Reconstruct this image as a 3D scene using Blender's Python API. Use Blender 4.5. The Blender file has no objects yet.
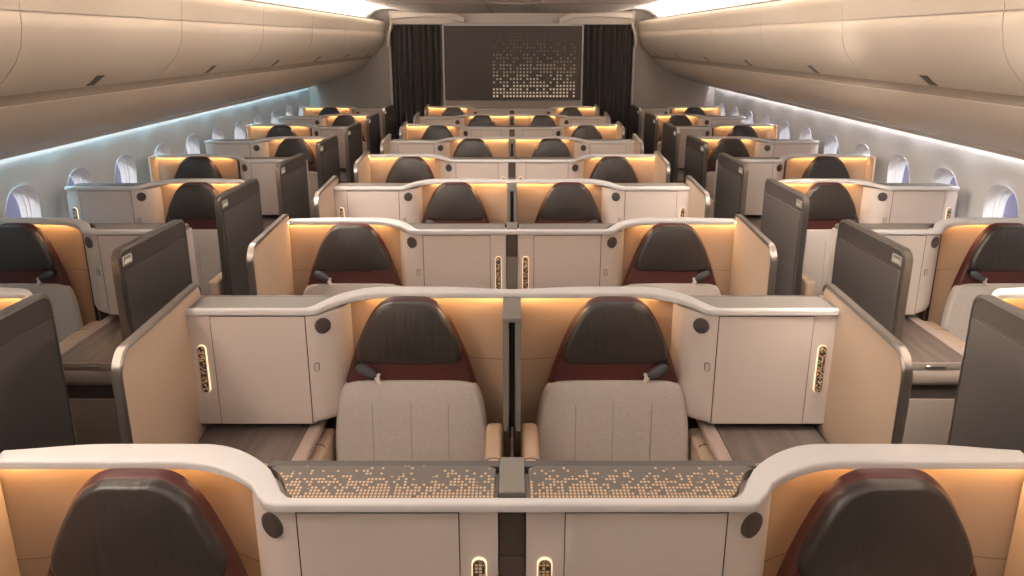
import bpy, bmesh, math, random
from mathutils import Vector, Matrix
R = random.Random(7)
COL = bpy.context.scene.collection

# ------------------------------------------------------------------ materials
def nmat(name):
    m = bpy.data.materials.new(name); m.use_nodes = True
    nt = m.node_tree; b = nt.nodes['Principled BSDF']
    return m, nt, b
def mat(name, col, rough=.5, metal=0., bump=None, var=None, coat=0., spec=.5, sheen=0.):
    """bump=(scale xyz, strength, distance), var=(scale, amount)"""
    m, nt, b = nmat(name); N = nt.nodes; L = nt.links
    b.inputs['Base Color'].default_value = (*col, 1)
    b.inputs['Roughness'].default_value = rough
    b.inputs['Metallic'].default_value = metal
    b.inputs['Coat Weight'].default_value = coat
    b.inputs['Specular IOR Level'].default_value = spec
    b.inputs['Sheen Weight'].default_value = sheen
    tc = N.new('ShaderNodeTexCoord')
    if bump:
        mp = N.new('ShaderNodeMapping'); mp.inputs['Scale'].default_value = bump[0]
        L.new(tc.outputs['Object'], mp.inputs['Vector'])
        n = N.new('ShaderNodeTexNoise'); n.inputs['Scale'].default_value = 1; n.inputs['Detail'].default_value = 3
        L.new(mp.outputs[0], n.inputs['Vector'])
        bp = N.new('ShaderNodeBump'); bp.inputs['Strength'].default_value = bump[1]; bp.inputs['Distance'].default_value = bump[2]
        L.new(n.outputs[0], bp.inputs['Height']); L.new(bp.outputs[0], b.inputs['Normal'])
    if var:
        mp = N.new('ShaderNodeMapping'); mp.inputs['Scale'].default_value = var[0]
        L.new(tc.outputs['Object'], mp.inputs['Vector'])
        n = N.new('ShaderNodeTexNoise'); n.inputs['Scale'].default_value = 1; n.inputs['Detail'].default_value = 4
        L.new(mp.outputs[0], n.inputs['Vector'])
        cr = N.new('ShaderNodeValToRGB'); a = var[1]
        cr.color_ramp.elements[0].position = .3; cr.color_ramp.elements[1].position = .7
        cr.color_ramp.elements[0].color = (*[c*(1-a) for c in col], 1)
        cr.color_ramp.elements[1].color = (*[min(1, c*(1+a)) for c in col], 1)
        L.new(n.outputs[0], cr.inputs[0]); L.new(cr.outputs[0], b.inputs['Base Color'])
    return m
def emis(name, col, s):
    m, nt, b = nmat(name)
    b.inputs['Base Color'].default_value = (0, 0, 0, 1)
    b.inputs['Emission Color'].default_value = (*col, 1); b.inputs['Emission Strength'].default_value = s
    return m

def pattern_mat(name, base, gold, cx, cy, thr0, thr1, y0, y1, axis_v=1, fill=.62):
    """printed dashes: a cell grid in object space, each cell gold or base by white noise; density follows the print"""
    m, nt, b = nmat(name); N = nt.nodes; L = nt.links
    tc = N.new('ShaderNodeTexCoord'); sp = N.new('ShaderNodeSeparateXYZ'); L.new(tc.outputs['Object'], sp.inputs[0])
    def math_(op, a, bb=None):
        n = N.new('ShaderNodeMath'); n.operation = op
        for i, v in enumerate((a, bb)):
            if v is None: continue
            if isinstance(v, (int, float)): n.inputs[i].default_value = v
            else: L.new(v, n.inputs[i])
        return n.outputs[0]
    X = math_('DIVIDE', sp.outputs[0], cx); V = math_('DIVIDE', sp.outputs[axis_v], cy)
    fx = math_('FLOOR', X); fv = math_('FLOOR', V)
    cb = N.new('ShaderNodeCombineXYZ'); L.new(fx, cb.inputs[0]); L.new(fv, cb.inputs[1])
    wn = N.new('ShaderNodeTexWhiteNoise'); L.new(cb.outputs[0], wn.inputs['Vector'])
    mr = N.new('ShaderNodeMapRange'); L.new(sp.outputs[axis_v], mr.inputs['Value'])
    mr.inputs['From Min'].default_value = y0; mr.inputs['From Max'].default_value = y1
    mr.inputs['To Min'].default_value = thr0; mr.inputs['To Max'].default_value = thr1
    on = math_('LESS_THAN', wn.outputs['Value'], mr.outputs[0])
    inx = math_('LESS_THAN', math_('ABSOLUTE', math_('SUBTRACT', math_('FRACT', X), .5)), fill/2)
    inv = math_('LESS_THAN', math_('ABSOLUTE', math_('SUBTRACT', math_('FRACT', V), .5)), fill/2)
    f = math_('MULTIPLY', on, math_('MULTIPLY', inx, inv))
    mx = N.new('ShaderNodeMix'); mx.data_type = 'RGBA'
    mx.inputs[6].default_value = (*base, 1); mx.inputs[7].default_value = (*gold, 1)
    L.new(f, mx.inputs[0]); L.new(mx.outputs[2], b.inputs['Base Color'])
    b.inputs['Roughness'].default_value = .45
    return m

M = {}
M['rim'] = mat('white_satin_plastic', (.585, .565, .565), .5)
M['cab'] = mat('beige_laminate', (.56, .49, .455), .42, bump=((3, 3, 60), .02, .002))
M['door'] = mat('beige_door_laminate', (.55, .48, .445), .4, bump=((60, 3, 3), .02, .002))
M['tan'] = mat('tan_leatherette', (.44, .305, .21), .55, bump=((400, 400, 400), .08, .001))
M['inner'] = mat('beige_leatherette', (.53, .40, .295), .5, bump=((400, 400, 400), .06, .001))
M['dark'] = mat('dark_bronze_shell', (.060, .050, .046), .42, coat=.1)
M['darkpanel'] = mat('grey_brown_panel', (.082, .070, .066), .5)
M['metal'] = mat('satin_metal', (.27, .245, .23), .28, .85)
M['bronze'] = mat('bronze_metal', (.40, .32, .25), .33, .8)
M['leather'] = mat('dark_leather', (.031, .024, .021), .40, bump=((48, 10, 7), .30, .010), spec=.55)
M['burg'] = mat('burgundy_leather', (.066, .012, .011), .5, bump=((250, 250, 250), .1, .001))
M['belt'] = mat('dark_belt_webbing', (.05, .05, .055), .6)
M['buckle'] = mat('pale_buckle', (.75, .68, .62), .3, .2)
M['wood'] = mat('grey_brown_wood', (.16, .128, .115), .45, var=((30, 2.2, 10), .28))
M['seamtan'] = mat('brown_stitched_seam', (.24, .16, .11), .7)
M['seamfab'] = mat('grey_stitched_seam', (.27, .25, .24), .9)
M['taupe'] = mat('taupe_laminate', (.27, .225, .20), .4)
M['counterplain'] = mat('plain_grey_counter', (.165, .148, .138), .5, var=((300, 300, 300), .25))
M['strip'] = mat('beige_table_edge', (.45, .36, .32), .45)
M['glassblack'] = mat('black_slot', (.01, .01, .01), .3)
M['post'] = mat('grey_post_cap', (.17, .155, .135), .45)
M['postdark'] = mat('brown_post_front', (.075, .055, .045), .4)
M['seam'] = mat('seam_shadow_gap', (.06, .045, .04), .8)
M['spk'] = mat('dark_speaker_mesh', (.055, .045, .042), .5, bump=((900, 900, 900), .5, .001))
M['ring'] = mat('speaker_ring', (.10, .085, .08), .35, .5)
M['button'] = mat('beige_button', (.48, .40, .36), .35)
M['wall'] = mat('pale_sidewall', (.62, .62, .62), .5)
M['reveal'] = mat('white_window_surround', (.85, .85, .87), .45)
M['bin'] = mat('cream_bin_laminate', (.58, .50, .42), .42)
M['binsoft'] = mat('cream_bin_underside', (.60, .51, .43), .38)
M['bingroove'] = mat('bin_rail', (.26, .21, .17), .45)
M['latch'] = mat('dark_bin_latch', (.06, .05, .045), .4)
M['ceil'] = mat('cream_ceiling', (.64, .57, .51), .5)
M['header'] = mat('cream_header', (.50, .43, .38), .5)
M['bulk'] = mat('taupe_bulkhead', (.30, .26, .235), .5)
M['screenp'] = mat('dark_taupe_screen_panel', (.058, .042, .034), .5)
M['curtain'] = mat('dark_brown_curtain', (.024, .017, .014), .85, sheen=.2, bump=((300, 300, 60), .15, .002))
M['floor'] = mat('dark_cabin_carpet', (.10, .09, .085), .9, bump=((300, 300, 300), .4, .004), var=((40, 40, 40), .25))
M['led'] = emis('amber_light_strip', (1, .58, .24), 50)
M['halo'] = emis('warm_lamp_glow', (1, .72, .42), 1.7)
M['coveL'] = emis('warm_white_cove_light', (1, .86, .70), 45)
M['coveR'] = emis('warm_white_cove_light_right', (1, .86, .70), 45)
M['washL'] = emis('cool_wash_light', (.36, .78, 1.0), 80)
M['washR'] = emis('soft_white_wash_light', (.95, .94, 1.0), 85)
M['dot'] = emis('warm_dot_light', (1, .76, .50), 1.0)
M['counter'] = pattern_mat('patterned_counter', (.105, .092, .083), (.62, .42, .24), .0074, .0105, .92, .05, .012, .128)
M['plate'] = pattern_mat('patterned_lamp_plate', (.05, .035, .028), (.75, .55, .34), .0045, .0045, .30, .45, .85, 1.0, axis_v=2, fill=.95)
M['plateb'] = pattern_mat('patterned_lamp_plate_dense', (.05, .035, .028), (.80, .60, .38), .0075, .0075, .75, .75, .85, 1.0, axis_v=2, fill=.78)

def fabric_mat():
    m, nt, b = nmat('heather_grey_fabric'); N = nt.nodes; L = nt.links
    tc = N.new('ShaderNodeTexCoord')
    ns = []
    for sc in ((500, 500, 60), (70, 70, 600)):
        mp = N.new('ShaderNodeMapping'); mp.inputs['Scale'].default_value = sc
        L.new(tc.outputs['Object'], mp.inputs['Vector'])
        n = N.new('ShaderNodeTexNoise'); n.inputs['Scale'].default_value = 1; n.inputs['Detail'].default_value = 2
        L.new(mp.outputs[0], n.inputs['Vector']); ns.append(n)
    ad = N.new('ShaderNodeMath'); ad.operation = 'ADD'; L.new(ns[0].outputs[0], ad.inputs[0]); L.new(ns[1].outputs[0], ad.inputs[1])
    cr = N.new('ShaderNodeValToRGB')
    cr.color_ramp.elements[0].position = .75; cr.color_ramp.elements[1].position = 1.25
    h = N.new('ShaderNodeMath'); h.operation = 'MULTIPLY'; h.inputs[1].default_value = .5; L.new(ad.outputs[0], h.inputs[0])
    cr.color_ramp.elements[0].position = .36; cr.color_ramp.elements[1].position = .64
    cr.color_ramp.elements[0].color = (.43, .385, .36, 1); cr.color_ramp.elements[1].color = (.53, .475, .445, 1)
    L.new(h.outputs[0], cr.inputs[0]); L.new(cr.outputs[0], b.inputs['Base Color'])
    bp = N.new('ShaderNodeBump'); bp.inputs['Strength'].default_value = .12; bp.inputs['Distance'].default_value = .001
    L.new(ad.outputs[0], bp.inputs['Height']); L.new(bp.outputs[0], b.inputs['Normal'])
    b.inputs['Roughness'].default_value = .9; b.inputs['Sheen Weight'].default_value = .15
    return m
M['fabric'] = fabric_mat()
def glass_mat():
    m, nt, b = nmat('tinted_window_pane')
    b.inputs['Base Color'].default_value = (.35, .36, .62, 1); b.inputs['Roughness'].default_value = .1
    b.inputs['Alpha'].default_value = .35
    return m
M['pane'] = glass_mat()

# ------------------------------------------------------------------ mesh helpers
class MB:
    def __init__(s): s.v = []; s.f = []
    def add(s, vs, fs):
        o = len(s.v); s.v += [tuple(p) for p in vs]; s.f += [tuple(i+o for i in f) for f in fs]; return s
    def box(s, x0, x1, y0, y1, z0, z1, bev=0., seg=2):
        if x0 > x1: x0, x1 = x1, x0
        if bev <= 0:
            return s.add([(x0,y0,z0),(x1,y0,z0),(x1,y1,z0),(x0,y1,z0),(x0,y0,z1),(x1,y0,z1),(x1,y1,z1),(x0,y1,z1)],
                  [(0,3,2,1),(4,5,6,7),(0,1,5,4),(1,2,6,5),(2,3,7,6),(3,0,4,7)])
        bm = bmesh.new()
        bmesh.ops.create_cube(bm, size=1)
        for v in bm.verts:
            v.co = Vector(((x0+x1)/2+v.co.x*(x1-x0), (y0+y1)/2+v.co.y*(y1-y0), (z0+z1)/2+v.co.z*(z1-z0)))
        bmesh.ops.bevel(bm, geom=bm.edges[:], offset=bev, segments=seg, profile=.5, affect='EDGES', clamp_overlap=True)
        bm.verts.index_update()
        s.add([v.co[:] for v in bm.verts], [[v.index for v in f.verts] for f in bm.faces]); bm.free(); return s
    def loft(s, rings, closed=True, caps=True):
        """rings of equal length point lists"""
        n = len(rings[0]); vs = [p for r in rings for p in r]; fs = []
        m = n if closed else n-1
        for i in range(len(rings)-1):
            for j in range(m):
                k = (j+1) % n
                fs.append((i*n+j, i*n+k, (i+1)*n+k, (i+1)*n+j))
        if caps and closed:
            fs.append(tuple(range(n-1, -1, -1))); fs.append(tuple((len(rings)-1)*n+j for j in range(n)))
        return s.add(vs, fs)
    def prism(s, pts, f0, f1):
        """pts 2d outline, f0/f1 map a 2d point to 3d at both ends"""
        return s.loft([[f0(p) for p in pts], [f1(p) for p in pts]])
def mesh_of(name, mb, material, flip=False, smooth=40):
    me = bpy.data.meshes.new(name)
    vs = [(-x, y, z) for x, y, z in mb.v] if flip else mb.v
    me.from_pydata(vs, [], mb.f)
    me.materials.append(M[material])
    bm = bmesh.new(); bm.from_mesh(me)
    bmesh.ops.recalc_face_normals(bm, faces=bm.faces[:]); bm.to_mesh(me); bm.free()
    if smooth:
        me.shade_smooth(); me.set_sharp_from_angle(angle=math.radians(smooth))
    return me
def link(o, parent=None):
    COL.objects.link(o)
    if parent: o.parent = parent
    return o
def obj(name, mb, material, parent=None, smooth=40, **kw):
    o = bpy.data.objects.new(name, mesh_of(name, mb, material, smooth=smooth)); link(o, parent)
    for k, v in kw.items(): o[k] = v
    return o
def empty(name, loc, **kw):
    e = bpy.data.objects.new(name, None); e.location = loc; e.empty_display_size = .1; link(e)
    for k, v in kw.items(): e[k] = v
    return e
def smst(t): t = max(0, min(1, t)); return t*t*(3-2*t)
def rrect(w, h, r, n=5, cx=0, cy=0):
    pts = []
    for (sx, sy, a0) in ((1,1,0),(-1,1,90),(-1,-1,180),(1,-1,270)):
        for i in range(n+1):
            a = math.radians(a0+90*i/n)
            pts.append((cx+sx*(w/2-r)+r*math.cos(a), cy+sy*(h/2-r)+r*math.sin(a)))
    return pts

# a prototype is a list of (name, MB, material, [children], props); built once per mirror, copied per place
CACHE = {}
def place(kind, parts, loc, flip, name, **kw):
    """copy a thing and each of its parts (objects are copied, mesh data shared)"""
    key = (kind, flip)
    if key not in CACHE:
        def mk(p):
            o = bpy.data.objects.new(p[0], mesh_of(p[0], p[1], p[2], flip))
            if len(p) > 4:
                for k, v in p[4].items(): o[k] = v
            return (o, [mk(c) for c in (p[3] if len(p) > 3 else [])])
        CACHE[key] = [[mk(p) for p in parts()], 0]
    protos, used = CACHE[key]
    e = empty(name, loc, **kw)
    def put(node, parent):
        o, ch = node
        c = o if not used else o.copy()
        link(c, parent)
        for k in ch: put(k, c)
    for nd in protos: put(nd, e)
    CACHE[key][1] = 1
    return e

# ------------------------------------------------------------------ layout numbers
Y0, PITCH = 1.315, 1.12
def base(n): return Y0 + PITCH*(n-1)
ZL, ZH = 1.116, 1.132
U0, U1 = .398, .63
def S(u):
    t = max(0, min(1, (u-U0)/(U1-U0)))
    return (1-(1-t)**2)*smst(t/.3)
def rim_back(u): return .012 + .182*S(u+.03) - .03*smst((u-.80)/.25)
def rim_section(u):
    s = S(u)
    yf = -.012 + .130*s; yb = rim_back(u); zt = ZL + (ZH-ZL)*s; th = .014
    r = .0068; pts = []
    def arc(cy, cz, a0, a1, n=4):
        for i in range(n+1):
            a = math.radians(a0+(a1-a0)*i/n); pts.append((cy+r*math.cos(a), cz+r*math.sin(a)))
    arc(yf+r, zt-r, 180, 90); arc(yb-r, zt-r, 90, 0); arc(yb-r, zt-th+r, 0, -90)
    pts += [(yf+.0125, zt-th), (yf+.0118, zt-.0185), (yf+.0085, zt-.0212), (yf+.0040, zt-.0212), (yf+.0008, zt-.0185)]
    return pts
def us_for(x0, x1, U, n):
    return [x0+(x1-x0)*i/n for i in range(n+1)]
def wall_y(u): return max(.133, rim_back(u)-.020)
NOBEND = lambda x: 0

def shell_parts(x0, x1, U, niches, bend=NOBEND):
    """rim over the whole row, niche wall of each seat, amber strip of each seat"""
    def f():
        xs = us_for(x0, x1, U, max(40, int((x1-x0)/.02)))
        rim = MB().loft([[(x, y+bend(x)*(0 if y < .05 else 1 if y > .15 else .6), z) for y, z in rim_section(U(x))] for x in xs])
        out = [('rim', rim, 'rim')]
        for (a, b) in niches:      # x interval of the niche wall
            n = 26; w = MB(); rings = []
            for i in range(n+1):
                x = a+(b-a)*i/n; y = wall_y(U(x))+bend(x)
                zt = ZL-.020+(ZH-ZL)*S(U(x))
                rings.append([(x, y, 0), (x, y, zt), (x, y+.025, zt), (x, y+.025, 0)])
            w.loft(rings); kids = []
            # horizontal seam line of the leather
            sm = MB(); rings = []
            for i in range(n+1):
                x = a+(b-a)*i/n; y = wall_y(U(x))+bend(x)
                rings.append([(x, y-.0008, .880), (x, y-.0008, .8825), (x, y+.002, .8825), (x, y+.002, .880)])
            sm.loft(rings); kids.append(('stitched_seam', sm, 'seamtan'))
            out.append(('niche_wall', w, 'tan', kids))
            st = MB(); rings = []
            for i in range(n+1):
                x = a+(b-a)*i/n
                if U(x) < .535: continue
                y = wall_y(U(x))+bend(x)-.013; zt = ZL-.0138+(ZH-ZL)*S(U(x))
                rings.append([(x, y-.004, zt-.003), (x, y+.006, zt-.003), (x, y+.006, zt), (x, y-.004, zt)])
            st.loft(rings); out.append(('light_strip', st, 'led'))
        return out
    return f

def cab_outline():
    pts = [(0, 0), (.385, 0), (.407, .0035), (.426, .012), (.445, .0245), (.462, .0395), (.476, .058), (.488, .080), (.499, .125), (.503, .152)]
    return pts + [(.47, .132), (0, .132)]
def cabinet_parts(lamp, counter='counterplain'):
    def f():
        zb, zt = .708, ZL-.0215
        face = cab_outline(); body = MB()
        cx, cy = .2, .08
        rings = []
        for z, k in ((zb, .030), (zb+.004, .018), (zb+.012, .008), (zb+.028, .0015), (zb+.045, 0), (zt, 0)):
            r = []
            for i, (x, y) in enumerate(face):
                if i >= 2 and i <= 10: # round only the seat-side corner of the bottom
                    r.append((x-k, min(y+k*.15, .132), z))
                else: r.append((x, y, z))
            rings.append(r)
        body.loft(rings)
        kids = []
        out = [('body', body, 'cab')]
        # door leaf and its dark gap
        gap = MB().box(.0725, .3815, -.0012, .003, zb+.0005, zt-.004)
        leaf = MB().box(.0745, .3785, -.0035, .004, zb+.0005, zt-.006, .0012, 1)
        out.append(('door', leaf, 'door', [('door_gap', gap, 'seam')]))
        # oblong reading lamp: glowing slab behind a patterned plate
        lw, z0, z1 = .024, .826, .989
        gl = MB().prism(rrect(lw+.005, z1-z0+.005, (lw+.005)/2-.0002, 8, .036, (z0+z1)/2), lambda p: (p[0], -.0045, p[1]), lambda p: (p[0], .002, p[1]))
        pl = MB().prism(rrect(lw, z1-z0, lw/2-.0002, 8, .036, (z0+z1)/2), lambda p: (p[0], -.0085, p[1]), lambda p: (p[0], -.003, p[1]))
        fr = MB()
        o = rrect(lw+.001, z1-z0+.001, lw/2-.0002, 8, .036, (z0+z1)/2); q = rrect(lw-.004, z1-z0-.004, lw/2-.0022, 8, .036, (z0+z1)/2)
        n = len(o)
        fr.add([(p[0], -.0095, p[1]) for p in o]+[(p[0], -.0095, p[1]) for p in q]+[(p[0], -.006, p[1]) for p in o],
               [(i, (i+1) % n, n+(i+1) % n, n+i) for i in range(n)]+[(i, (i+1) % n, 2*n+(i+1) % n, 2*n+i) for i in range(n)])
        out.append(('reading_lamp', pl, lamp, [('lamp_glow', gl, 'halo'), ('lamp_frame', fr, 'bronze')], {'label': 'oblong patterned reading lamp with a warm glowing rim'}))
        # round speaker on the curved corner
        import_n = Vector((.62, -1, 0)).normalized(); t = Vector((-import_n.y, import_n.x, 0)).normalized()
        c = Vector((.432, .0165, 1.052))
        def disc(r, d0, d1, n=28):
            rr = []
            for d, k in ((d0, 1), (d1, 1), (d1+.0005, .9)):
                rr.append([tuple(c+t*(r*k*math.cos(2*math.pi*i/n))+Vector((0,0,1))*(r*k*math.sin(2*math.pi*i/n))+import_n*d) for i in range(n)])
            return MB().loft(rr)
        out.append(('speaker', disc(.0265, -.006, .0045), 'ring', [('speaker_mesh', disc(.023, 0, .0062), 'spk')], {'label': 'dark round speaker'}))
        bt = MB().prism(rrect(.014, .028, .006, 5, .406, .912), lambda p: (p[0], .0008+(p[0]-.406)*.3, p[1]), lambda p: (p[0], .008, p[1]))
        bg = MB().prism(rrect(.0175, .0315, .0075, 5, .406, .912), lambda p: (p[0], .002+(p[0]-.406)*.3, p[1]), lambda p: (p[0], .008, p[1]))
        out.append(('button', bt, 'button', [('button_gap', bg, 'seam')]))
        # patterned counter on top, behind the white rim
        ct = MB(); rings = []
        n = 34
        for i in range(n+1):
            u = .006+(.462-.006)*i/n
            ya = rim_back(u)-.004; yb = .134
            e = min(1, (u-.006)/.014); f2 = min(1, (.462-u)/.012)
            rr = .012*(1-math.sqrt(max(0, 1-(1-min(e, 1))**2)))+.012*(1-math.sqrt(max(0, 1-(1-min(f2, 1))**2)))
            yb -= rr; ya = min(ya, yb-.001); z = ZL-.002
            rings.append([(u, ya, z-.018), (u, ya, z), (u, yb-.004, z), (u, yb, z-.004), (u, yb, z-.018)])
        ct.loft(rings); out.append(('counter_top', ct, counter, [], {'label': 'dark counter top printed with gold dashes'} if counter == 'counter' else {'label': 'plain grey counter top'}))
        return out
    return f

# seat: everything lies on a reclined plane  P(t) = (y,z) = (.06-.30t, 1.12-.62t)
def SP(a, t, h=0.):
    n = Vector((-.62, .05)).normalized()      # towards the passenger
    return (a, .055-.05*t+n.x*h, 1.12-.62*t+n.y*h)
def puff(outline, h0, depth, edge=.12, nr=7, crown=.15):
    """cushion: outline in (a,t), closed back, rounded edge and slightly crowned front"""
    ca = sum(p[0] for p in outline)/len(outline); ct = sum(p[1] for p in outline)/len(outline)
    rings = [[SP(ca+(a-ca)*.97, ct+(t-ct)*.97, h0-.004) for a, t in outline]]
    for k in range(nr+1):
        q = k/nr*math.pi/2
        s = 1-edge*(1-math.cos(q)); h = depth*math.sin(q)
        rings.append([SP(ca+(a-ca)*s, ct+(t-ct)*s, h0+h) for a, t in outline])
    for s in (.7, .5, .3, .12):
        s2 = (1-edge)*s
        h = depth*(1+crown*(1-s*s))
        rings.append([SP(ca+(a-ca)*s2, ct+(t-ct)*s2, h0+h) for a, t in outline])
    return MB().loft(rings)
def smooth_poly(pts, it=3):
    for _ in range(it):
        q = []
        for i in range(len(pts)):
            a, b = pts[i], pts[(i+1) % len(pts)]
            q += [(a[0]*.75+b[0]*.25, a[1]*.75+b[1]*.25), (a[0]*.25+b[0]*.75, a[1]*.25+b[1]*.75)]
        pts = q
    return pts
def sym(half):
    return half + [(-a, t) for a, t in reversed(half)]
def seat_parts(tbl_side, outer=.314):
    """tbl_side: direction (+1/-1) in which the console lies from the seat (in module space the console is at lower u: -1)"""
    def f():
        out = []
        back = smooth_poly(sym([(.02, -.014), (.072, -.012), (.122, .055), (.170, .21), (.207, .38), (.232, .52), (.242, .70), (.232, .80)]), 2)
        out.append(('back_shell', puff(back, -.045, .035, .10), 'burg', [], {'label': 'burgundy leather back shell'}))
        head = smooth_poly(sym([(.02, .000), (.060, .000), (.106, .042), (.142, .14), (.174, .25), (.177, .325), (.150, .344), (.05, .345)]), 2)
        out.append(('headrest', puff(head, -.020, .030, .12, 7, .3), 'leather', [], {'label': 'dark grey leather headrest'}))
        fab = smooth_poly(sym([(.03, .430), (.12, .432), (.205, .440), (.236, .49), (.254, .62), (.265, .80), (.268, 1.0), (.262, 1.12), (.1, 1.13)]), 2)
        cush = puff(fab, -.030, .035, .07, 6, .08)
        kids = []
        for a in (-.128, .002, .128):
            sm = MB(); rr = []
            for i in range(9):
                t = .56+i*.055
                sm_h = .0052
                rr.append([SP(a+d, t, sm_h+e) for d, e in ((-.0012, 0), (.0012, 0), (.0012, .0028), (-.0012, .0028))])
            kids.append(('stitched_seam', sm.loft(rr), 'seamfab'))
        out.append(('backrest', cush, 'fabric', kids, {'label': 'light grey woven backrest cushion'}))
        cu = MB().box(-.262, .262, -.62, -.02, .36, .46, .035, 4); out.append(('seat_cushion', cu, 'fabric'))
        bs = MB().box(-.25, .25, -.60, -.02, 0, .37, .01, 2); out.append(('seat_base', bs, 'dark'))
        fr = MB().loft([[SP(sx*w, t, hh) for sx, w, hh in ((-1, .17, -.035), (1, .17, -.035), (1, .15, -.05), (-1, .15, -.05))] for t, w in ((.05, 0), (1.1, 0))])
        s = tbl_side
        # shoulder belt and buckle lying at the foot of the headrest
        p0 = (s*.168, .352); p1 = (s*.108, .405)
        d = Vector((p1[0]-p0[0], (p1[1]-p0[1])*.689)); L = d.length; d.normalize(); nn = Vector((-d.y, d.x))
        rr = []
        for k, (w, h) in ((-.1, (.006, .003)), (0, (.015, .008)), (.15, (.020, .014)), (.6, (.020, .017)), (.85, (.016, .014)), (1, (.010, .006))):
            c = (p0[0]+d.x*L*k, p0[1]+d.y*L*k/.689); ring = []
            for i in range(10):
                a = 2*math.pi*i/10
                ring.append(SP(c[0]+nn.x*w*math.cos(a), c[1]+nn.y*w*math.cos(a)/.689, .012+h*math.sin(a)))
            rr.append(ring)
        belt = MB().loft(rr)
        hole = MB(); hole.loft([[SP(p0[0]+.013*math.cos(2*math.pi*i/14)+s*.004, p0[1]-.004+.013*math.sin(2*math.pi*i/14)/.62, hh) for i in range(14)] for hh in (-.02, -.002)])
        bk = MB()
        q = [(0, 0), (.010, -.006), (.016, .002), (.011, .010), (.013, .026), (.020, .034), (.012, .044), (.004, .034), (-.002, .024), (-.006, .012)]
        bk.prism(q, lambda p: SP(p1[0]-s*(p[0]-.002), p1[1]+p[1]*1.3-.012, .008), lambda p: SP(p1[0]-s*(p[0]-.002), p1[1]+p[1]*1.3-.012, .018))
        out.append(('shoulder_belt', belt, 'belt', [('belt_slot', hole, 'glassblack'), ('belt_buckle', bk, 'buckle', [], {'label': 'pale metal belt buckle'})]))
        # armrests on both sides of the cushion
        for side, a0, a1, zt in ((s, .272, .350, .645), (-s, .256, outer, .70)):
            ar = MB().box(side*a0, side*a1, -.56, .10 if zt < .65 else .03, .05, zt, .016, 3)
            cxx = side*(a0+a1)/2; ring = MB(); rr = []
            for i in range(15):
                a = math.pi*i/14
                cx2 = cxx+(a1-a0)*.40*math.cos(a); cy2 = -.05 if zt < .65 else -.24
                cy2 += .02*math.sin(a)
                rr.append([(cx2-.0012*math.cos(a), cy2-.0012*math.sin(a), zt-.001), (cx2+.0012*math.cos(a), cy2+.0012*math.sin(a), zt-.001),
                           (cx2+.0012*math.cos(a), cy2+.0012*math.sin(a), zt+.0012), (cx2-.0012*math.cos(a), cy2-.0012*math.sin(a), zt+.0012)])
            out.append(('armrest', ar, 'inner', [('armrest_seam', ring.loft(rr), 'glassblack')]))
        return out
    return f

def table_parts():
    top = MB().box(.008, .345, -.51, .125, .655, .680, .006, 2)
    grain = ('wood')
    edge = MB().box(.345, .392, -.51, .125, .652, .683, .008, 3)
    lip = MB().box(.008, .392, -.522, -.505, .645, .678, .006, 2)
    bol = MB().box(.008, .386, -.535, .10, .575, .648, .030, 5)
    body = MB().box(.008, .392, -.515, .12, .0, .515, .012, 2)
    neck = MB().box(.012, .385, -.508, .11, .50, .60, .004, 1)
    lat = MB().box(.15, .235, -.5275, -.515, .655, .668, .003, 1)
    return [('table_top', top, 'wood', [('edge_strip', edge, 'strip'), ('front_lip', lip, 'taupe', [])], {'label': 'grey brown wood grain table top'}),
            ('table_latch', lat, 'metal'), ('rounded_apron', bol, 'taupe'), ('recess', neck, 'dark'), ('base_cabinet', body, 'taupe')]

def panel_parts():
    """aisle side panel of a centre suite; inner face at x=0, outwards +x; y forward edge -.56"""
    ya, yb, zt = -.505, .150, 1.162
    k = lambda y: -.026*smst((.1-y)/.6)
    def outl(inset, r1, r2):
        a, b, t = ya+inset, yb-inset, zt-inset; pts = [(b, 0)]
        for i in range(7):
            g = math.radians(0+90*i/6); pts.append((b-r2+r2*math.cos(g), t-r2+r2*math.sin(g)))
        for i in range(11):
            g = math.radians(90+90*i/10); pts.append((a+r1+r1*math.cos(g), t-r1+r1*math.sin(g)))
        pts.append((a, 0)); return pts
    o = outl(.010, .065, .025)
    inner = MB().prism(o, lambda p: (.004+k(p[0]), *p), lambda p: (.016+k(p[0]), *p))
    outer = MB().prism(o, lambda p: (.0155+k(p[0]), *p), lambda p: (.0265+k(p[0]), *p))
    A = outl(0, .072, .030); B = outl(.011, .063, .022)
    # metal edge: section swept along the outline
    tr = MB(); rr = []
    for (a, b) in list(zip(A, B))[1:]:
        m = ((a[0]+b[0])/2, (a[1]+b[1])/2)
        q = k(a[0]); rr.append([(q, *b), (-.001+q, *m), (.004+q, *a), (.025+q, *a), (.029+q, *m), (.028+q, *b)])
    tr.loft(rr)
    return [('inner_panel', inner, 'inner', [], {'label': 'beige leather inner face'}), ('outer_panel', outer, 'dark', [], {'label': 'dark outer face'}), ('metal_edge', tr, 'metal', [], {'label': 'rounded satin metal edge'})]

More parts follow.
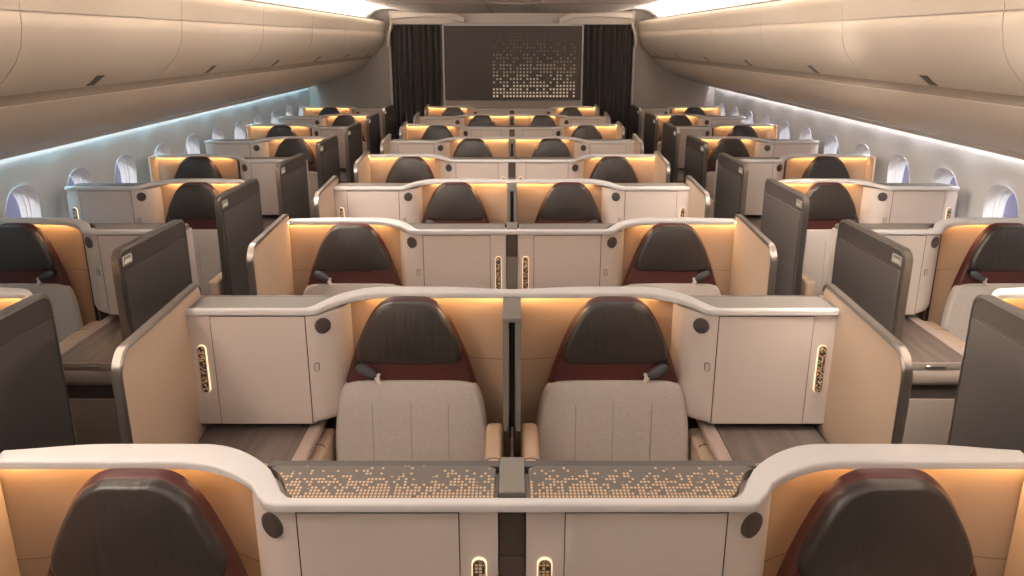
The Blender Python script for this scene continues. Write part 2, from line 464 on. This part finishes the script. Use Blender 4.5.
def door_parts():
    """suite door; aisle face towards +x... module space: door plane at x=0, suite at +x, aisle at -x; angled slightly"""
    ya, yb, zt = -.585, .035, 1.166
    sk = lambda y: .018*(y-yb)/(ya-yb)      # near edge stands a little further from the aisle
    def outl(a, b, z0, t, r):
        pts = [(b, z0)]
        for i in range(6):
            g = math.radians(90*i/5); pts.append((b-r+r*math.cos(g), t-r+r*math.sin(g)))
        for i in range(8):
            g = math.radians(90+90*i/7); pts.append((a+r+r*math.cos(g), t-r+r*math.sin(g)))
        pts.append((a, z0)); return pts
    o = outl(ya+.006, yb-.006, 0, zt-.006, .045)
    leaf = MB().prism(o, lambda p: (sk(p[0])-.001, *p), lambda p: (sk(p[0])+.030, *p))
    A = outl(ya, yb, 0, zt, .05); B = outl(ya+.011, yb-.011, 0, zt-.011, .040)
    tr = MB(); rr = []
    for a, b in zip(A, B):
        s0 = sk(a[0])
        rr.append([(s0-.003, *b), (s0, *a), (s0+.029, *a), (s0+.033, *b)])
    tr.loft(rr)
    ins = MB().prism(outl(ya+.030, yb-.020, .04, 1.078, .006), lambda p: (sk(p[0])-.0045, *p), lambda p: (sk(p[0])+.001, *p))
    gap = MB().prism(outl(ya+.026, yb-.016, .036, 1.084, .006), lambda p: (sk(p[0])-.0022, *p), lambda p: (sk(p[0])+.001, *p))
    # latch plate with its bracket and lettering strokes
    la, lb, lz0, lz1 = ya+.024, ya+.098, 1.096, 1.136
    pl = MB().prism([(la, lz0), (lb, lz0), (lb, lz1), (la, lz1)], lambda p: (sk(p[0])-.004, *p), lambda p: (sk(p[0])+.001, *p))
    br = MB()
    def st(y0, z0, y1, z1, w=.0028):
        d = Vector((y1-y0, z1-z0)); n = Vector((-d.y, d.x)).normalized()*w/2
        q = [(y0+n.x, z0+n.y), (y1+n.x, z1+n.y), (y1-n.x, z1-n.y), (y0-n.x, z0-n.y)]
        return lambda mb: mb.prism(q, lambda p: (sk(p[0])-.0062, *p), lambda p: (sk(p[0])-.003, *p))
    for a in ((la+.004, lz0+.004, la+.004, lz1-.010), (la+.004, lz1-.010, la+.012, lz1-.003), (la+.012, lz1-.003, lb-.008, lz1-.003), (lb-.004, lz1-.006, lb-.004, lz0+.006)):
        st(*a)(br)
    wr = MB()
    x = la+.016
    for k in range(5):
        st(x, lz0+.010, x+.005, lz0+.024, .0035)(wr); st(x+.005, lz0+.024, x+.009, lz0+.011, .0035)(wr); x += .0095
    st(la+.014, lz0+.010, lb-.014, lz0+.010, .0025)(wr)
    return [('door_leaf', leaf, 'dark'), ('inset_panel', ins, 'darkpanel', [('panel_gap', gap, 'seam')]), ('metal_edge', tr, 'bronze' if False else 'metal'),
            ('latch_plate', pl, 'bronze', [('latch_bracket', br, 'halo2'), ('latch_lettering', wr, 'halo2')], {'label': 'small lit bronze latch plate with pale lettering'})]
M['halo2'] = emis('latch_light', (1, .84, .62), .5)

ORD = ['', 'nearest', 'second nearest', 'third nearest', 'fourth nearest', 'fifth nearest', 'fourth farthest', 'third farthest', 'second farthest', 'farthest']
def rowword(n): return '%s row' % ORD[n]
SIDE = {-1: 'left', 1: 'right'}
DIVX = 1.045     # inner face of the aisle panels
L_C = 1.018
WU0, WL = 1.535, 1.095

for n in range(1, 10):
    y = base(n); odd = n % 2 == 1
    # ---------------- centre pair
    if odd:
        U = lambda x: max(0, abs(x)-.042)
        nich = [(-1.060, -.475), (.475, 1.060)]
        lowwall = (-.50, .50)
    else:
        U = lambda x: max(0, 1.048-abs(x))
        nich = [(-.575, .575)]
    def shell():
        out = shell_parts(-1.047, 1.047, U, nich)()
        lows = [(-.50, .50)] if odd else [(-1.047, -.55), (.55, 1.047)]
        for a, b in lows:
            out.append(('screen_wall', MB().box(a, b, .1345, .160, 0, ZL-.006, .002, 1), 'dark'))
        return out
    place('centre_shell_%d' % odd, shell, (0, y, 0), False, 'suite_shell',
          label='white-rimmed double shell, centre block, %s, %s' % (rowword(n), 'rim low in the middle' if odd else 'rim high in the middle'),
          category='seat shell', group='centre suite shells')
    for s in (-1, 1):
        fl = s < 0
        pos = 'centre block, %s, %s half' % (rowword(n), SIDE[s])
        if odd:
            place('cab_in', cabinet_parts('plateb' if n == 1 else 'plate'), (s*.027, y, 0), fl, 'storage_cabinet', label='beige storage cabinet beside the central post, %s' % pos, category='cabinet', group='centre suite cabinets') if n > 1 else \
            place('cab_in1', cabinet_parts('plateb', 'counter'), (s*.027, y, 0), fl, 'storage_cabinet', label='beige cabinet with gold-dashed counter beside the central post, %s' % pos, category='cabinet', group='centre suite cabinets')
            place('seat_A', seat_parts(1, .272), (s*.747, y, 0), fl, 'airline_seat', label='dark-headed grey business seat on the aisle side, %s' % pos, category='seat', group='centre block seats')
            place('table_in', table_parts, (s*.027, y, 0), fl, 'side_table', label='wood side table by the central post, %s' % pos, category='table', group='centre block side tables')
        else:
            # console at the aisle: module space mirrored
            place('cab_out', cabinet_parts('plate'), (s*1.048, y, 0), not fl, 'storage_cabinet', label='beige storage cabinet on the aisle side, %s' % pos, category='cabinet', group='centre suite cabinets')
            place('seat_B', seat_parts(-1), (s*.343, y, 0), not fl, 'airline_seat', label='dark-headed grey business seat beside the central divider, %s' % pos, category='seat', group='centre block seats')
            place('table_out', table_parts, (s*1.040, y, 0), not fl, 'side_table', label='wood side table by the aisle panel, %s' % pos, category='table', group='centre block side tables')
        place('panel', panel_parts, (s*DIVX+s*.004, y, 0), fl, 'aisle_panel', label='beige aisle panel with metal edge, centre block, %s, %s side' % (rowword(n), SIDE[s]), category='panel', group='aisle panels of the centre block')
    if odd:
        def post():
            cap = MB().box(-.0255, .0255, .030, .165, ZL-.03, ZL-.001, .002, 1)
            fr = MB().box(-.0245, .0245, .012, .132, .985, ZL-.021, .001, 1)
            lo = MB().box(-.0255, .0255, .006, .132, 0, .985, .001, 1)
            return [('post_cap', cap, 'post'), ('post_front', fr, 'postdark'), ('post_body', lo, 'postdark' if n == 1 else 'post')]
        place('post%d' % (n == 1), post, (0, y, 0), False, 'central_post', label='narrow grey-brown post between the two cabinets, centre block, %s' % rowword(n), category='post', group='central posts')
    else:
        def divider():
            a = [MB().box(sx*.0095, sx*.029, -.10, .155, .73, ZL-.004, .002, 1) for sx in (-1, 1)]
            core = MB().box(-.0095, .0095, -.085, .15, .70, ZL-.008)
            cap = MB().box(-.0295, .0295, -.102, .125, ZL-.012, ZL+.002, .002, 1)
            foot = MB().box(-.0035, .0035, -.60, .13, .0, .74)
            return [('upright', a[0], 'postdark' if False else 'post'), ('upright', a[1], 'post'), ('sliding_screen', core, 'glassblack'), ('divider_cap', cap, 'post'), ('divider_foot', foot, 'seam')]
        place('divider', divider, (0, y, 0), False, 'seat_divider', label='slim dark divider with black slot between the two seats, centre block, %s' % rowword(n), category='divider', group='central seat dividers')
    # ---------------- window suites
    if n == 1: continue
    for s in (-1, 1):
        fl = s < 0
        pos = '%s window side, %s' % (SIDE[s], rowword(n))
        Uw = (lambda x: max(0, x-WU0)) if odd else (lambda x: max(0, WU0+WL-x))
        bend = NOBEND if odd else (lambda x: -.11*(1-smst((x-WU0)/.13)))
        def wshell():
            nn = [(WU0+.475, WU0+WL)] if odd else [(WU0, WU0+WL-.475)]
            out = shell_parts(WU0, WU0+WL, Uw, nn, bend)()
            a, b = (WU0, WU0+.5) if odd else (WU0+WL-.5, WU0+WL)
            out.append(('screen_wall', MB().box(a, b, .1345, .160, 0, ZL-.006, .002, 1), 'dark'))
            # end cheek of the niche
            if odd: ck = MB().box(WU0+WL-.002, WU0+WL+.010, .02, .18, 0, ZH-.004, .003, 1)
            else: ck = MB().box(WU0-.006, WU0+.006, -.16, .07, 0, ZH-.004, .003, 1)
            out.append(('niche_cheek', ck, 'inner'))
            return out
        place('wshell%d' % odd, wshell, (0, y, 0), fl, 'suite_shell', label='white-rimmed single suite shell, %s' % pos, category='seat shell', group='window suite shells')
        if odd:
            place('cab_in', cabinet_parts('plate'), (s*1.51, y, 0), fl, 'storage_cabinet', label='beige storage cabinet beside the aisle door, %s' % pos, category='cabinet', group='window suite cabinets')
            place('seat_W', seat_parts(-1), (s*2.312, y, 0), fl, 'airline_seat', label='dark-headed business seat next to the windows, %s' % pos, category='seat', group='window side seats')
            place('table_in', table_parts, (s*1.54, y, 0), fl, 'side_table', label='wood side table by the aisle door, %s' % pos, category='table', group='window suite side tables')
        else:
            place('cab_out', cabinet_parts('plate'), (s*(WU0+WL), y, 0), not fl, 'storage_cabinet', label='beige storage cabinet next to the windows, %s' % pos, category='cabinet', group='window suite cabinets')
            place('seat_B', seat_parts(-1), (s*1.895, y, 0), not fl, 'airline_seat', label='dark-headed business seat beside the aisle door, %s' % pos, category='seat', group='window side seats')
            place('table_out', table_parts, (s*(WU0+WL-.01), y, 0), not fl, 'side_table', label='wood side table next to the windows, %s' % pos, category='table', group='window suite side tables')
        place('door', door_parts, (s*1.497, y, 0), fl, 'privacy_door', label='dark sliding privacy door along the aisle, %s' % pos, category='door', group='privacy doors')

# ------------------------------------------------------------------ cabin: floor, side walls, windows
YA, YB = -2.2, 11.06
def st(o): o['kind'] = 'structure'; return o
st(obj('floor', MB().box(-2.9, 2.9, YA-.1, YB+.2, -.06, 0), 'floor', smooth=0))
WPROF = [(0, 2.64), (.45, 2.735), (.7, 2.75), (.95, 2.745), (1.16, 2.725), (1.28, 2.722), (1.37, 2.735), (1.46, 2.76)]
def wx(z):
    for (a, xa), (b, xb) in zip(WPROF, WPROF[1:]):
        if z <= b:
            t = max(0, (z-a)/(b-a)); return xa+(xb-xa)*t
    return WPROF[-1][1]
PW = .626; WC = .955; HW, HH = .165, .205
wy0 = 4.435-PW*1
wys = [wy0+PW*i for i in range(12)]
def selip(a, w, h, p=2.6):
    c, s_ = math.cos(a), math.sin(a)
    return (w*math.copysign(abs(c)**(2/p), c), h*math.copysign(abs(s_)**(2/p), s_))
for s in (-1, 1):
    w = MB(); N = 64
    def dish(dy, z):
        r = math.hypot(dy/.27, (z-WC-.03)/.40)
        return .030*smst(1.25-r) 
    def wall_pt(yc, dy, z): return (s*(wx(z)+dish(dy, z)), yc+dy, z)
    for yc in wys:
        rings = []
        for k in range(11):
            t = k/10; ring = []
            for i in range(N):
                a = 2*math.pi*i/N
                ex, ez = selip(a, HW, HH)
                # rectangle point in same direction
                c, s_ = math.cos(a), math.sin(a)
                zt, zb = 1.46-WC, WC-.40
                kx = (PW/2)/max(1e-6, abs(c)); kz = (zt if s_ > 0 else zb)/max(1e-6, abs(s_)); kk = min(kx, kz)
                rx, rz = c*kk, s_*kk
                ring.append(wall_pt(yc, ex+(rx-ex)*t, WC+ez+(rz-ez)*t))
            rings.append(ring)
        # reposition outer ring corners exactly
        w.loft(rings, caps=False)
    # plain stretches: below the windows, and before the first window
    zs = [0, .2, .40]
    w.loft([[(s*wx(z), yy, z) for z in zs] for yy in (YA, YB)], closed=False)
    zs = [.40+.053*i for i in range(21)]
    w.loft([[(s*wx(z), yy, z) for z in zs] for yy in (YA, wys[0]-PW/2)], closed=False)
    yend = wys[-1]+PW/2
    if yend < YB: w.loft([[(s*wx(z), yy, z) for z in zs] for yy in (yend, YB)], closed=False)
    o = obj('wall_%s' % SIDE[s], w, 'wall', smooth=60); st(o)
    # window surrounds and panes
    for k, yc in enumerate(wys):
        rings = []
        for d, q in ((-.004, 1.02), (.002, 1.0), (.015, .955), (.040, .92), (.042, .885), (.060, .86), (.063, .83), (.085, .80), (.100, .79)):
            ring = []
            for i in range(N):
                a = 2*math.pi*i/N; ex, ez = selip(a, HW*q, HH*(q*.9+.1) if q < 1 else HH*q)
                b0 = wx(WC+ez)+dish(ex, WC+ez)
                ring.append((s*(b0*(1-min(1, d/.1))+(2.83)*min(1, d/.1)+ (d if d < 0 else d*.25)), yc+ex, WC+ez))
            rings.append(ring)
        e = empty('window_%d' % (k+1+(12 if s > 0 else 0)), (0, 0, 0), kind='structure')
        obj('window_surround', MB().loft(rings, caps=False), 'reveal', e, smooth=25)
        ring = rings[-1]; cx = ring[0][0]
        obj('window_pane', MB().loft([[(p[0]-s*.004, p[1], p[2]) for p in ring], [(p[0]+s*.0, p[1], p[2]) for p in ring]]), 'pane', e, smooth=0)

for s in (-1, 1):
    hull = MB().loft([[(s*a, yy, b) for a, b in ((2.76, 1.46), (2.66, 1.75), (2.40, 2.10), (1.95, 2.36), (0, 2.42))] for yy in (YA, YB+.05)], closed=False)
    st(obj('trim_%d' % (15 if s < 0 else 16), hull, 'wall'))  # unseen outer hull, added so no sun leaks in above the wall
# ------------------------------------------------------------------ overhead bins (profile X,z)
DOORP = [(1.655, 2.155), (1.661, 2.115), (1.667, 2.075), (1.671, 2.037)]
MAINP = [(1.671, 2.027), (1.676, 1.975), (1.690, 1.915), (1.718, 1.862), (1.762, 1.812), (1.812, 1.770), (1.853, 1.742)]
SOFTP = [(1.872, 1.700), (1.905, 1.662), (1.96, 1.612), (2.04, 1.560), (2.14, 1.512), (2.26, 1.468), (2.40, 1.430), (2.47, 1.414)]
EDGEP = [(2.475, 1.409), (2.55, 1.392), (2.60, 1.372), (2.625, 1.352)]
def thick(prof, y0, y1, s, th=.02):
    a = [(s*x, z) for x, z in prof]; b = [(s*(x+th*.75), z+th*.9) for x, z in reversed(prof)]
    pts = a+b
    return MB().prism(pts, lambda p: (p[0], y0, p[1]), lambda p: (p[0], y1, p[1]))
BIN = 1.39; b0 = 2.874-BIN
for s in (-1, 1):
    k = 0; y = b0
    while y < YB-.35:
        y1 = min(y+BIN, YB-.02)
        e = empty('overhead_bin', (s*1.9, (y+y1)/2, 1.7), label='cream overhead bin, %s side, %s' % (SIDE[s], ['partly cut off by the frame edge', 'nearest one seen whole', 'second nearest seen whole', 'third nearest seen whole', 'third farthest', 'second farthest', 'farthest, next to the curtain'][k]), category='overhead bin', group='overhead bins')
        off = (s*1.9, (y+y1)/2, 1.7)
        def part(name, mb, m, g=.0022, par=None, **kw):
            mb.v = [(a-off[0], b-off[1], c-off[2]) for a, b, c in mb.v]
            return obj(name, mb, m, par or e, smooth=50, **kw)
        part('upper_panel', thick(DOORP, y+.0015, y1-.0015, s), 'bin')
        d = part('bin_door', thick(MAINP, y+.0028, y1-.0028, s), 'bin')
        part('carcass', thick([(x+.012, z+.008) for x, z in DOORP+MAINP+[(1.885, 1.72)]+SOFTP], y+.001, y1-.001, s, .03), 'seam')
        # rail in the groove
        rp = [(1.846, 1.746), (1.868, 1.722), (1.868, 1.706), (1.885, 1.706), (1.885, 1.745)]
        part('bin_rail', MB().prism([(s*a, b) for a, b in rp], lambda p: (p[0], y, p[1]), lambda p: (p[0], y1, p[1])), 'bingroove', par=e)
        part('underside_panel', thick(SOFTP, y+.0008, y1-.0008, s), 'binsoft')
        # latch tile at the lower edge of the door
        ym = y+BIN/2+.02
        nx, nz = -.62, -.78
        q = [(1.784, 1.794), (1.840, 1.752)]
        lt = MB().add([(s*(q[0][0]+nx*.003), ym-.034, q[0][1]+nz*.003), (s*(q[0][0]+nx*.003), ym+.034, q[0][1]+nz*.003), (s*(q[1][0]+nx*.003), ym+.034, q[1][1]+nz*.003), (s*(q[1][0]+nx*.003), ym-.034, q[1][1]+nz*.003),
                       (s*(q[0][0]+.01), ym-.034, q[0][1]+.01), (s*(q[0][0]+.01), ym+.034, q[0][1]+.01), (s*(q[1][0]+.01), ym+.034, q[1][1]+.01), (s*(q[1][0]+.01), ym-.034, q[1][1]+.01)],
                      [(0,1,2,3),(4,5,6,7),(0,1,5,4),(1,2,6,5),(2,3,7,6),(3,0,4,7)])
        part('latch', lt, 'latch', par=e, label='small dark latch tile')
        k += 1; y = y1
    # lower cornice rail that runs along all bins
    st(obj('trim_%d' % (1 if s < 0 else 2), thick(EDGEP, YA, YB-.01, s, .03), 'bin'))
    # bin run that continues past the camera, outside the picture
    st(obj('trim_%d' % (3 if s < 0 else 4), thick(DOORP+MAINP+SOFTP, YA, b0-.004, s, .03), 'bin'))
    # wash light strip at the foot of the cornice
    o = obj('wash_light', MB().box(s*2.675, s*2.695, .6, YB-.1, 1.56, 1.568), 'washL' if s < 0 else 'washR', smooth=0,
            label='thin %s light strip above the %s windows under the bins' % ('cool blue' if s < 0 else 'soft white', SIDE[s]), category='light strip')
    # cove lamp on top of the bins
    o = obj('cove_light', MB().box(s*1.74, s*1.78, YA+.1, YB-.35, 2.150, 2.162), 'coveL' if s < 0 else 'coveR', smooth=0,
            label='warm cove light running above the %s overhead bins' % SIDE[s], category='light strip')

# ------------------------------------------------------------------ ceiling with coves
cp = [(1.90, 2.10), (1.89, 2.17), (1.85, 2.235), (1.78, 2.285), (1.68, 2.318), (1.56, 2.325), (1.46, 2.312), (1.40, 2.290), (1.20, 2.275), (.85, 2.268), (.42, 2.272), (0, 2.275)]
full = [(-a, b) for a, b in cp] + [(a, b) for a, b in reversed(cp[:-1])]
ce = MB().loft([[(a, yy, b) for a, b in full]+[(a, yy, b+.03) for a, b in reversed(full)] for yy in (YA, YB+.02)])
st(obj('ceiling', ce, 'ceil', smooth=40))
sm = MB()
for xx in (-.255, .255):
    sm.box(xx-.004, xx+.004, YA, YB, 2.2675, 2.274)
for yy in (2.4, 5.2, 8.0):
    sm.box(-1.2, 1.2, yy-.004, yy+.004, 2.2670, 2.2755)
st(obj('trim_7', sm, 'bingroove', smooth=0))

# ------------------------------------------------------------------ bulkhead
WB = YB
# rear side bulkheads, taupe
for s in (-1, 1):
    o = obj('wall_rear_%s' % SIDE[s], MB().box(s*1.625, s*2.80, WB-.01, WB+.04, 0, 2.2, .0), 'bulk', smooth=0); st(o)
    o = obj('trim_%d' % (8 if s < 0 else 9), MB().box(s*1.600, s*1.627, WB-.05, WB+.05, 0, 1.90, .008, 2), 'rim'); st(o)
    # curved post between bin end and header
    rr = []
    for (x, z) in ((1.615, 1.86), (1.612, 1.95), (1.60, 2.03), (1.575, 2.10), (1.555, 2.16)):
        rr.append([(s*(x-.014), WB-.16, z), (s*(x+.014), WB-.16, z), (s*(x+.014), WB-.02, z), (s*(x-.014), WB-.02, z)])
    st(obj('trim_%d' % (10 if s < 0 else 11), MB().loft(rr), 'bin'))
    # curtain: pleated sheet with thickness
    x0, x1 = .945, 1.595; nn = 150; a = []; b = []
    for i in range(nn+1):
        t = i/nn; x = x0+(x1-x0)*t
        ph = t*2*math.pi*8.3+1.3*math.sin(t*8)+.7*math.sin(t*21)
        yy = WB-.055+.026*math.sin(ph)+.007*math.sin(ph*.5+1)
        xx = x+.006*math.cos(ph)
        a.append((xx, yy)); b.append((xx, yy+.006))
    cu = MB(); rr = []
    for z, amp in ((.02, 1.15), (.7, 1.08), (1.4, 1.0), (2.0, .9), (2.128, .8)):
        pts = [(s*x, WB-.055+(y-WB+.055)*amp, z) for x, y in a+list(reversed(b))]
        rr.append(pts)
    cu.loft(rr)
    obj('curtain', cu, 'curtain', smooth=70, label='dark brown pleated curtain %s of the dotted screen wall' % SIDE[s], category='curtain', group='aisle curtains')
# header beam above curtains and screen
st(obj('wall_rear', MB().box(-2.8, 2.8, WB+.05, WB+.10, 0, 2.4), 'bulk', smooth=0))
hd = MB().box(-1.60, 1.60, WB-.09, WB+.05, 2.135, 2.30, .004, 2)
st(obj('trim_12', hd, 'header'))
for s in (-1, 1):
    rr = []                      # long curved brow that ends near the screen
    for i in range(15):
        t = i/14; x = 1.56-.94*t
        zc = 2.215+.028*math.sin(math.pi*min(1, t*1.05))-.050*smst((t-.82)/.18)
        rr.append([(s*x, WB-.17, zc-.012), (s*x, WB-.09, zc-.02), (s*x, WB-.09, zc+.05), (s*x, WB-.15, zc+.05)])
    st(obj('trim_%d' % (13 if s < 0 else 14), MB().loft(rr), 'ceil'))
# front closing wall far behind the camera
st(obj('wall_front', MB().box(-2.9, 2.9, YA-.05, YA, 0, 2.4), 'bulk', smooth=0))

# screen wall panel with lit dots
E0 = empty('dotted_screen_wall', (0, WB-.03, 0), label='dark taupe wall panel with a grid of lit gold dots between the curtains', category='wall panel')
def sp(name, mb, m, par=None, **kw):
    mb.v = [(a, b-(WB-.03), c) for a, b, c in mb.v]
    return obj(name, mb, m, par or E0, smooth=0, **kw)
PX = 1.0/72.2
def sx(px): return (px-512)/71.55*1.0
import math as _m
F_ = 800.; P_ = math.atan(248/F_)
def toplane(px, py, Yp):
    a = (px-512)/F_; b_ = (py-288)/F_; c_, s_ = math.cos(P_), math.sin(P_)
    r = (a, c_-b_*s_, -s_-b_*c_); t = Yp/r[1]
    return (t*r[0], 1.94+t*r[2])
YS = WB-.03
xl, zt = toplane(443.5, 25.8, YS); xr, zl = toplane(580.5, 101.5, YS)
sp('panel', MB().box(xl, xr, YS, YS+.03, zl+.02, zt), 'screenp')
sp('lower_panel', MB().box(xl, xr, YS-.006, YS+.03, 0, zl+.012), 'bulk')
fr = MB()
fr.box(xl-.018, xl, YS-.02, YS+.03, 0, zt+.018); fr.box(xr, xr+.018, YS-.02, YS+.03, 0, zt+.018); fr.box(xl-.018, xr+.018, YS-.02, YS+.03, zt, zt+.018)
sp('frame', fr, 'rim')
ROWS = [[2,5,6,7,8,10,14,21],[0,2,6,7,8,9,15,17,18,20,23],[1,2,5,6,7,10,11,13,15,21],[3,5,6,9,10,13,14,15,19,23],
 [0,4,6,7,8,10,11,12,14,15,17,21,24],[3,5,6,8,13,14,15,16,18,19,21,24],[0,1,2,4,5,9,10,12,15,19,23],[1,2,3,4,6,7,9,10,11,13,16,17,20,22,24],
 [0,3,6,10,11,13,14,18,19,20,21,22,23],[0,2,3,4,5,8,9,10,11,13,14,15,16,17,18,21,24],[0,2,3,5]+list(range(7,22))+[23,24],
 [0,1]+list(range(3,12))+[14,15,16,17]+list(range(19,25)),[0,1,3,4,7,8,9,10,13,14,17,19,20,22,23],[1,2,5,6,7,8,10,11,12,13,18,19,20,22],
 [0,2,3,4,6,7,9,11,12,13,14,15,17,19,21,22,23,24],[3,4]+list(range(6,17))+list(range(19,25)),[0,1,2,3,5,6,7,8,10,13,15]+list(range(17,25)),
 list(range(17))+[18,19,20,21,22,24],[0,1]+list(range(3,23))+[24]]
dx0, _ = toplane(493.8, 60, YS); dx1, _ = toplane(493.8+24*3.362, 60, YS)
_, dz0 = toplane(512, 33.5, YS); _, dz1 = toplane(512, 96.1, YS)
bright = {}
for r, row in enumerate(ROWS):
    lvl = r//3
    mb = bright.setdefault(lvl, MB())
    for c in row:
        x = dx0+(dx1-dx0)*c/24; z = dz0+(dz1-dz0)*r/18
        rad = .0082+.0010*lvl
        mb.prism([(x+rad*math.cos(math.pi/8+math.pi/4*i), z+rad*math.sin(math.pi/8+math.pi/4*i)) for i in range(8)], lambda p: (p[0], YS-.004, p[1]), lambda p: (p[0], YS+.001, p[1]))
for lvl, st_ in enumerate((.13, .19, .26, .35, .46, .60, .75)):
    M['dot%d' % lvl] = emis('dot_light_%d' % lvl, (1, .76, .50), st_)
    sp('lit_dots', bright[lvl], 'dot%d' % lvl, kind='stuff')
# faint embossed lettering
em = MB()
def stroke(pts, w=.9):
    for (a, b_), (c, d) in zip(pts, pts[1:]):
        p, q = toplane(a, b_, YS), toplane(c, d, YS)
        v = Vector((q[0]-p[0], q[1]-p[1]))
        if v.length < 1e-6: continue
        n_ = Vector((-v.y, v.x)).normalized()*w*.007
        em.prism([(p[0]+n_.x, p[1]+n_.y), (q[0]+n_.x, q[1]+n_.y), (q[0]-n_.x, q[1]-n_.y), (p[0]-n_.x, p[1]-n_.y)], lambda t: (t[0], YS-.006, t[1]), lambda t: (t[0], YS+.001, t[1]))
stroke([(456.5, 65.5), (459, 64), (461, 61.5), (464, 61.5), (465, 65), (469, 65), (470.5, 62.5), (473.5, 61)])
stroke([(456.5, 67.5), (466, 67.5), (472, 67)])
stroke([(461.5, 56.5), (462.5, 58)]); stroke([(464.5, 56.5), (465.5, 58)])
stroke([(470, 60), (476, 58.5), (480, 60)])
for xx in (473.5, 476.5, 479.3): stroke([(xx, 63.5), (xx, 71)])
sp('embossed_lettering', em, 'screenp', label='faint raised lettering in the same taupe')

# ------------------------------------------------------------------ lights
def area(name, loc, sx_, sy_, power, col, rot=(0, 0, 0), spread=180):
    l = bpy.data.lights.new(name, 'AREA'); l.shape = 'RECTANGLE'; l.size = sx_; l.size_y = sy_; l.energy = power; l.color = col
    l.spread = math.radians(spread)
    o = bpy.data.objects.new(name, l); o.location = loc; o.rotation_euler = rot; link(o); return o
for y, p in ((-1.2, 5), (1.2, 16), (3.9, 30)):
    area('added_side_fill', (-1.15, y, 2.20), .35, 1.2, p, (1, .88, .77), Vector((.80, .42, -.42)).to_track_quat('-Z', 'Y').to_euler())  # invented fill thrown from the left to brighten the right side
for y, p in ((.4, 7), (2.3, 20), (4.0, 16)):
    area('added_aisle_fill', (1.15, y, 2.22), .3, 1.0, p, (1, .88, .74), Vector((.36, .45, -.80)).to_track_quat('-Z', 'Y').to_euler(), 85)  # added light that lifts the right-hand tables, doors and cabinets
for y, p in ((-1.6, 6), (1.0, 5), (3.4, 9), (4.7, 12)):
    area('added_forward_fill', (0, y, 2.20), 2.0, .10, p, (1, .90, .82), (math.radians(68), 0, 0))  # added frontal fill for bins and faces turned to the camera
for y, p in ((.6, 5), (3.2, 7)):
    area('added_overhead_fill', (0, y, 2.262), 1.6, 1.2, p, (1, .94, .90), (0, 0, 0))  # invented downlights, added to lighten rims and other tops
for sgn, p in ((-1, 165), (1, 150)):
    area('cove_lamp', (sgn*1.71, 4.6, 2.185), .05, 12.0, p, (1, .89, .78), (0, sgn*math.radians(113), 0), 150)
for sgn in (-1, 1):
    l = bpy.data.lights.new('added_reveal_sun', 'SUN'); l.energy = 6; l.angle = math.radians(6); l.color = (.93, .96, 1)  # mirrored pair of suns, added to whiten the window reveals on both sides
    o = bpy.data.objects.new('added_reveal_sun', l); link(o)
    o.rotation_euler = Vector((-sgn*.32, .88, -.22)).to_track_quat('-Z', 'Y').to_euler(); o.location = (sgn*4, 0, 3)

w = bpy.data.worlds.new('daylight'); bpy.context.scene.world = w; w.use_nodes = True
bg = w.node_tree.nodes['Background']; bg.inputs[0].default_value = (.31, .31, .45, 1); bg.inputs[1].default_value = 1.0

# ------------------------------------------------------------------ camera
cam = bpy.data.cameras.new('camera'); co = bpy.data.objects.new('camera', cam); link(co)
cam.sensor_width = 36; cam.lens = 36*800/1024; cam.clip_start = .02
co.location = (0, 0, 1.94); co.rotation_euler = (math.pi/2-P_, 0, 0)
sc = bpy.context.scene; sc.camera = co
sc.view_settings.view_transform = 'Standard'; sc.view_settings.look = 'None'
sc.view_settings.exposure = -0.08; sc.view_settings.gamma = 1; sc.view_settings.use_curve_mapping = False
sc.cycles.use_denoising = True
sc.cycles.max_bounces = 8; sc.cycles.diffuse_bounces = 5
